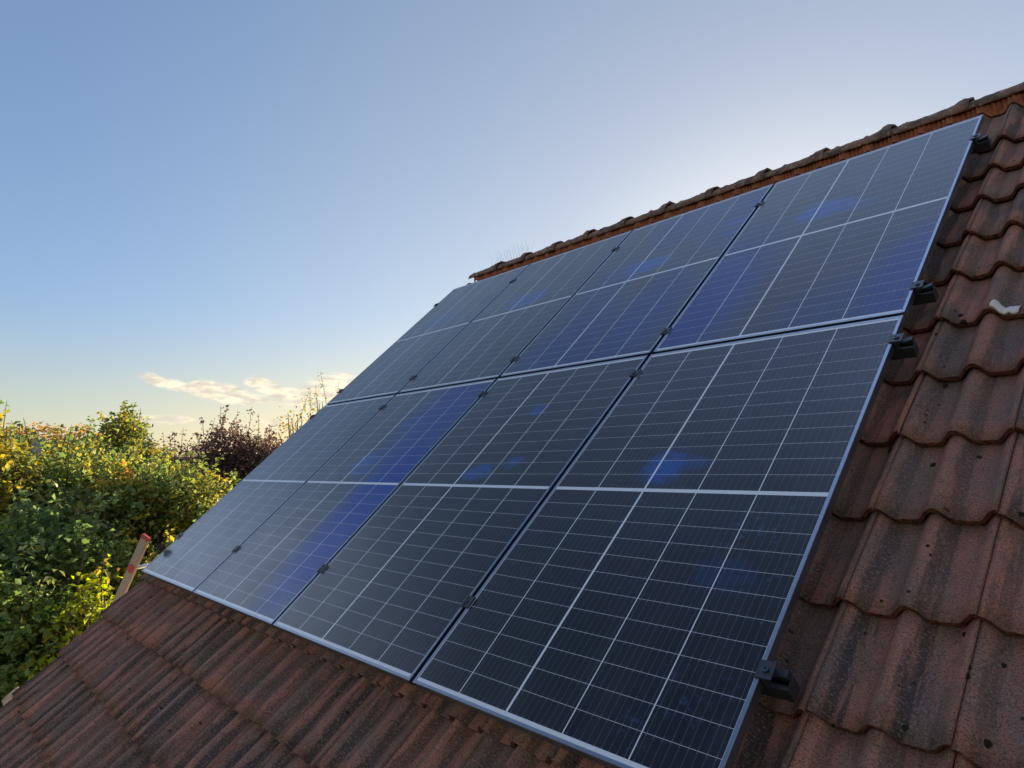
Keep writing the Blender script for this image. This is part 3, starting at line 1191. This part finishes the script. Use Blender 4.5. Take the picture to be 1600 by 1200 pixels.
def tree(name, base, blobs, label, cat, palette, seed, nclump=900, perclump=14, leaf=.10, clump=.32, shoots=0, group=None, hollow=.55, shoot_len=.7, gap=-9.0, sprays=0):
    """base: point on the ground; blobs: list of (centre, (rx, ry, rz)); palette: list of (colour, weight)"""
    rs = np.random.RandomState(seed)
    r_ = random.Random(seed)
    t = thing(name, (base[0], base[1], 0), label, cat, group)
    bl = [(np.array(c), np.array(r)) for c, r in blobs]
    vol = np.array([np.prod(r) ** (2 / 3) for c, r in bl])
    vol /= vol.sum()
    pal = np.array([p for p, w in palette])
    pw = np.array([w for p, w in palette], dtype=float)
    pw /= pw.sum()
    centres = []
    for c, r in bl:
        pass
    which = rs.choice(len(bl), nclump, p=vol)
    dirs = rs.normal(0, 1, (nclump, 3))
    dirs /= np.linalg.norm(dirs, axis=1, keepdims=True)
    rad = hollow + (1.02 - hollow) * rs.uniform(0, 1, nclump) ** .6
    C = np.array([bl[w][0] for w in which]) + dirs * rad[:, None] * np.array([bl[w][1] for w in which])
    # lumpy outline
    for q in range(nclump):
        f = mnoise.noise(Vector(C[q] * .8) + Vector((seed, 0, 0)))
        C[q] += dirs[q] * f * .45 * clump * 2
    keep = np.array([mnoise.noise(Vector(q) * 1.15 + Vector((0, seed * 3.7, 0))) > gap for q in C])
    C = C[keep & (C[:, 2] > .3)]
    nclump = len(C)
    ccol = rs.choice(len(pal), nclump, p=pw)
    P, K = [], []
    for q in range(nclump):
        k = max(3, int(perclump * rs.uniform(.5, 1.5)))
        off = rs.normal(0, clump * .5, (k, 3)) * np.array([1, 1, .7])
        P.append(C[q] + off)
        idx = np.where(rs.uniform(0, 1, k) < .62, ccol[q], rs.choice(len(pal), k, p=pw))
        K.append(pal[idx] * rs.uniform(.7, 1.3, (k, 1)))
    # limbs
    mb = MB()
    tb = Vector((base[0], base[1], 0))
    cen = np.average([c for c, r in bl], axis=0, weights=vol)
    fork = Vector((tb.x * .6 + cen[0] * .4, tb.y * .6 + cen[1] * .4, max(.8, cen[2] * .45)))
    R0 = .035 * max(2.0, cen[2])
    mb.tube([tb, tb.lerp(fork, .5) + Vector((.05, .03, 0)), fork], [R0 * 1.25, R0, R0 * .85], 9)
    sel = rs.permutation(nclump)[:min(46, nclump)]
    for q in sel:
        e = Vector(C[q])
        mid = fork.lerp(e, .5) + Vector((r_.uniform(-.2, .2), r_.uniform(-.2, .2), r_.uniform(.0, .35)))
        mb.tube([fork.lerp(tb, .15 * r_.random()), mid, e], [R0 * .4, R0 * .2, .008], 6)
    # shoots standing above the crown
    if shoots:
        topz = np.array([c for c in C])
        order = np.argsort(-topz[:, 2] + rs.normal(0, .35, nclump))[:max(shoots * 2, 4)]
        for q in rs.choice(order, min(shoots, len(order)), replace=False):
            b = Vector(C[q])
            L = shoot_len * r_.uniform(.5, 1.3)
            dx = Vector((r_.uniform(-.25, .25), r_.uniform(-.25, .25), 1)) * L
            mb.tube([b, b + dx * .5 + Vector((r_.uniform(-.04, .04), 0, 0)), b + dx], [.008, .006, .003], 5)
            m_ = int(6 + L * 14)
            for z in range(m_):
                f = r_.random() ** .7
                p = b + dx * f
                P.append(np.array([[p.x + r_.uniform(-.05, .05), p.y + r_.uniform(-.05, .05), p.z]]))
                K.append(pal[[rs.choice(len(pal), p=pw)]] * r_.uniform(.7, 1.2))
    # leafy sprays pointing outwards all over the crown
    big = []
    for q in (rs.choice(nclump, min(sprays, nclump), replace=False) if sprays else []):
        b = Vector(C[q])
        out = (b - Vector(cen))
        out.z *= .4
        dx = (out.normalized() * .8 + Vector((r_.uniform(-.5, .5), r_.uniform(-.5, .5), r_.uniform(.2, 1.0)))).normalized() * r_.uniform(.3, .75) * (clump / .3)
        mb.tube([b, b + dx * .55 + Vector((0, 0, .04)), b + dx], [.007, .005, .002], 4)
        tone = pal[rs.choice(len(pal), p=pw)]
        for z in range(int(16 + 22 * dx.length)):
            f = .15 + .85 * z / (16 + 22 * dx.length)
            p = b + dx * f
            P.append(np.array([[p.x + r_.gauss(0, .035), p.y + r_.gauss(0, .035), p.z + r_.gauss(0, .03)]]))
            K.append((np.array(tone) * r_.uniform(.8, 1.25))[None, :])
    mb.build('trunk', M_BARK, t, 0, True)
    P = np.concatenate(P)
    K = np.concatenate(K)
    link('crown', leaf_mesh('crown', P, leaf, K, rs), M_LEAF, t)
    return t


G1, G2, G3 = (.12, .19, .06), (.17, .21, .06), (.10, .16, .065)
Y1, Y2, O1, O2 = (.38, .30, .05), (.28, .25, .05), (.36, .18, .05), (.32, .13, .05)
LIME = (.32, .40, .03)
PU1, PU2, PU3 = (.10, .06, .065), (.12, .06, .06), (.10, .08, .06)


def blobs_at(spec):
    """(px, py, dist, half width px, half height px, depth m)"""
    out = []
    for (px, py, dist, wx, hy, dp) in spec:
        c = at(px, py, dist)
        k = (c - CAMP).length / FPX
        out.append((tuple(c), (dp, wx * k, hy * k)))   # x is mostly depth here
    return out


def ground_at(px, dist):
    c = at(px, 800, dist)
    return (c.x, c.y)


# wide yellow-green tree filling the left
tree('broadleaf_tree', ground_at(90, 12.5), blobs_at([(60, 810, 12.5, 110, 95, 1.6), (130, 785, 12.8, 90, 65, 1.6), (20, 775, 12.2, 60, 60, 1.4), (130, 870, 11.8, 120, 90, 1.4)]),
     'wide yellow green tree filling the left side behind the ladder', 'tree', [(G2, 5), (Y2, 2.4), (Y1, .5), (G1, 4), (O1, .08)], 1, 2100, 18, .085, .34, 34, shoot_len=.45, gap=-.12, sprays=420)
tree('broadleaf_tree', ground_at(190, 15.5), blobs_at([(187, 682, 15.5, 27, 34, .7), (206, 705, 15.5, 20, 45, .6), (175, 745, 15.5, 60, 45, 1.2), (185, 800, 15.2, 70, 60, 1.2)]),
     'tallest green gold tree with a rounded top against the sky at left', 'tree', [(G2, 3), (Y2, 3), (G1, 2), (Y1, 1.5)], 2, 1000, 16, .085, .24, 10, shoot_len=.3, sprays=90)
tree('broadleaf_tree', ground_at(245, 10.8), blobs_at([(250, 815, 10.8, 66, 56, 1.0), (215, 785, 11, 55, 34, 1.0), (285, 805, 10.8, 36, 40, .9), (250, 870, 10.4, 80, 60, 1.0)]),
     'golden leaved rounded tree right behind the ladder top', 'tree', [(Y2, 3), (Y1, .8), (G2, 5), (G1, 1.5), (O1, .15)], 3, 1400, 18, .074, .24, 12, gap=-.15, shoot_len=.26, sprays=330)
tree('broadleaf_tree', ground_at(30, 9.6), blobs_at([(50, 930, 9.6, 110, 90, 1.2), (10, 1000, 9.2, 90, 90, 1.1), (110, 990, 9.4, 80, 70, 1.0)]),
     'dark green leafy tree low in the left corner below the yellow tree', 'tree', [(G1, 4), (G3, 4), (G2, 2), (Y2, .5)], 4, 1900, 17, .08, .26, 10, gap=-.14, shoot_len=.3, sprays=330)
tree('shrub', ground_at(130, 8.3), blobs_at([(140, 945, 8.3, 22, 40, .25), (108, 965, 8.3, 30, 36, .25), (120, 1000, 8.2, 30, 26, .2), (75, 1040, 8.2, 22, 20, .2)]),
     'bright lime yellow shrub catching the sun beside the stepped tile edge', 'shrub', [(LIME, 4), (Y1, 1.5), (G2, 1), (O1, .3)], 5, 130, 9, .08, .15, 3, shoot_len=.3)
# far left edge: thin upright shoots
tree('broadleaf_tree', ground_at(-15, 11), blobs_at([(-8, 705, 11, 24, 26, .5), (-20, 770, 11, 50, 50, .8)]),
     'thin upright branches with sparse leaves at the far left edge', 'tree', [(Y1, 3), (Y2, 3), (G2, 2)], 6, 200, 14, .085, .24, 9, shoot_len=.42)
# purple bush before the neighbour's roof and its thin top
tree('purple_tree', ground_at(370, 17), blobs_at([(380, 738, 17, 52, 30, .9), (352, 706, 17, 36, 26, .8), (415, 715, 17, 30, 26, .8), (405, 785, 16.6, 60, 55, .9)]),
     'dark purple leaved tree with a thin airy top left of the panels', 'tree', [(PU1, 4), (PU2, 4), (PU3, 2)], 7, 1250, 13, .085, .3, 26, shoot_len=.6)
tree('purple_tree', ground_at(290, 21), blobs_at([(288, 712, 21, 30, 12, .7)]),
     'small purple grey bush top standing before the neighbouring ridge', 'tree', [(PU1, 3), (PU3, 4), (G3, 1)], 8, 60, 9, .09, .26, 10, shoot_len=.5)
tree('broadleaf_tree', ground_at(490, 23), blobs_at([(500, 655, 23, 45, 24, .9), (470, 690, 23, 60, 36, 1.0)]),
     'sparse yellow tree peeping over the left panel edge against the cloud', 'tree', [(Y2, 4), (Y1, 3), (O1, 1), (G2, 1)], 9, 150, 9, .09, .4, 9, shoot_len=.9)
for i, (px, py, dist, w, h, lab, palt) in enumerate([
        (25, 690, 45, 22, 22, 'small rusty orange tree far off at the left edge beyond the yellow tree', [(O2, 3), (Y2, 3), (G2, 2)]),
        (75, 692, 48, 34, 24, 'wide rusty orange tree far off between the thin shoots', [(O2, 3), (O1, 2), (Y2, 2), (G2, 1)]),
        (125, 698, 50, 30, 24, 'yellow orange tree far off behind the wide green tree', [(O1, 4), (Y1, 3), (G2, 1)]),
        (240, 715, 60, 22, 14, 'little pale yellow tree far off over the neighbouring ridge', [(Y1, 3), (Y2, 3), (O1, 1)])]):
    tree('broadleaf_tree', ground_at(px, dist), blobs_at([(px, py, dist, w, h, 1.5), (px, py + h + 10, dist, w * 1.2, h, 1.5)]), lab, 'tree', palt, 20 + i, 260, 10, .22, .5, 0)

# ---------------------------------------------------------------- neighbours
def neighbour(px0, px1, py, dist, label, roofmat, wallmat, rise=2.6, halfd=4.0, name='neighbour_house'):
    a, b = at(px0, py, dist), at(px1, py, dist)
    zr = (a.z + b.z) / 2
    a.z = b.z = 0
    ax = (b - a)
    L = ax.length
    ax.normalize()
    pr = Vector((-ax.y, ax.x, 0))
    t = thing(name, (a + b) / 2, label, 'house')
    tf = lambda x, y, z: a + ax * x + pr * y + Vector((0, 0, z))
    ze = zr - rise
    wbm = MB(tf)
    wbm.prism([(-halfd + .3, 0), (halfd - .3, 0), (halfd - .3, ze + .1), (0, zr - .25), (-halfd + .3, ze + .1)], .3, L - .3, 0)
    wbm.build('wall', wallmat, t)
    rbm = MB(tf)
    rbm.prism([(-halfd - .1, ze - .15), (0, zr), (halfd + .1, ze - .15), (halfd + .1, ze - .31), (0, zr - .16), (-halfd - .1, ze - .31)], 0, L, 0)
    rf = rbm.build('roof', roofmat, t)
    cbm = MB(tf)
    cbm.prism([(-.12, zr - .03), (-.07, zr + .06), (.07, zr + .06), (.12, zr - .03)], 0, L, 0)
    cbm.build('ridge_cap', roofmat, rf)
    return t


def far_roof_mat(name, c1, c2):
    mt, n, b = material(name)
    tcn = n.add('ShaderNodeTexCoord')
    ns = n.noise(n.mapping(tcn.outputs['Object'], (3, 3, 3)), 3, 5, .65)
    br = n.add('ShaderNodeTexBrick')
    n.l.new(n.mapping(tcn.outputs['Object'], (1, 1, 1), (0, 0, 0), (0, 0, 0)), br.inputs[0])
    br.inputs['Scale'].default_value = 3
    c = n.mix(n.ramp(ns, .3, .7), c1, c2)
    setp(n, b, c, .85, 0, .2, bump(n, ns, .6, .03))
    return mt


M_FAR1 = far_roof_mat('dark_neighbour_tiles', (.07, .03, .028), (.12, .05, .04))
M_FAR2 = far_roof_mat('grey_neighbour_tiles', (.16, .15, .16), (.24, .22, .22))
neighbour(165, 620, 716, 24, 'neighbouring house with dark maroon roof behind the purple tree', M_FAR1, M_WALL, 3.2, 4.5)
neighbour(-25, 27, 684, 40, 'distant house with grey roof at the far left edge', M_FAR2, M_WALL, 1.6, 3.0)
neighbour(45, 66, 688, 42, 'distant small pale house between the orange trees', M_FAR2, M_WALL, 1.3, 2.0)

# soft wooded horizon
rs = np.random.RandomState(77)
pts = []
for q in range(2600):
    a = RAD(rs.uniform(95, 205))
    d = rs.uniform(140, 190)
    h = 5.5 + 2.5 * mnoise.noise(Vector((math.cos(a) * 14, math.sin(a) * 14, 0)))
    pts.append((CAMP.x + d * math.cos(a), CAMP.y + d * math.sin(a), rs.uniform(0, 1) ** .6 * h))
pts = np.repeat(np.array(pts), 7, 0) + rs.normal(0, .7, (2600 * 7, 3))
pc = np.array([G1, G2, Y2, O1, PU3])[rs.choice(5, len(pts), p=[.35, .25, .2, .1, .1])]
props(link('distant_wood', leaf_mesh('distant_wood', pts, 1.1, pc, rs), M_LEAF), 'low distant wood along the horizon', 'wood', kind='stuff')
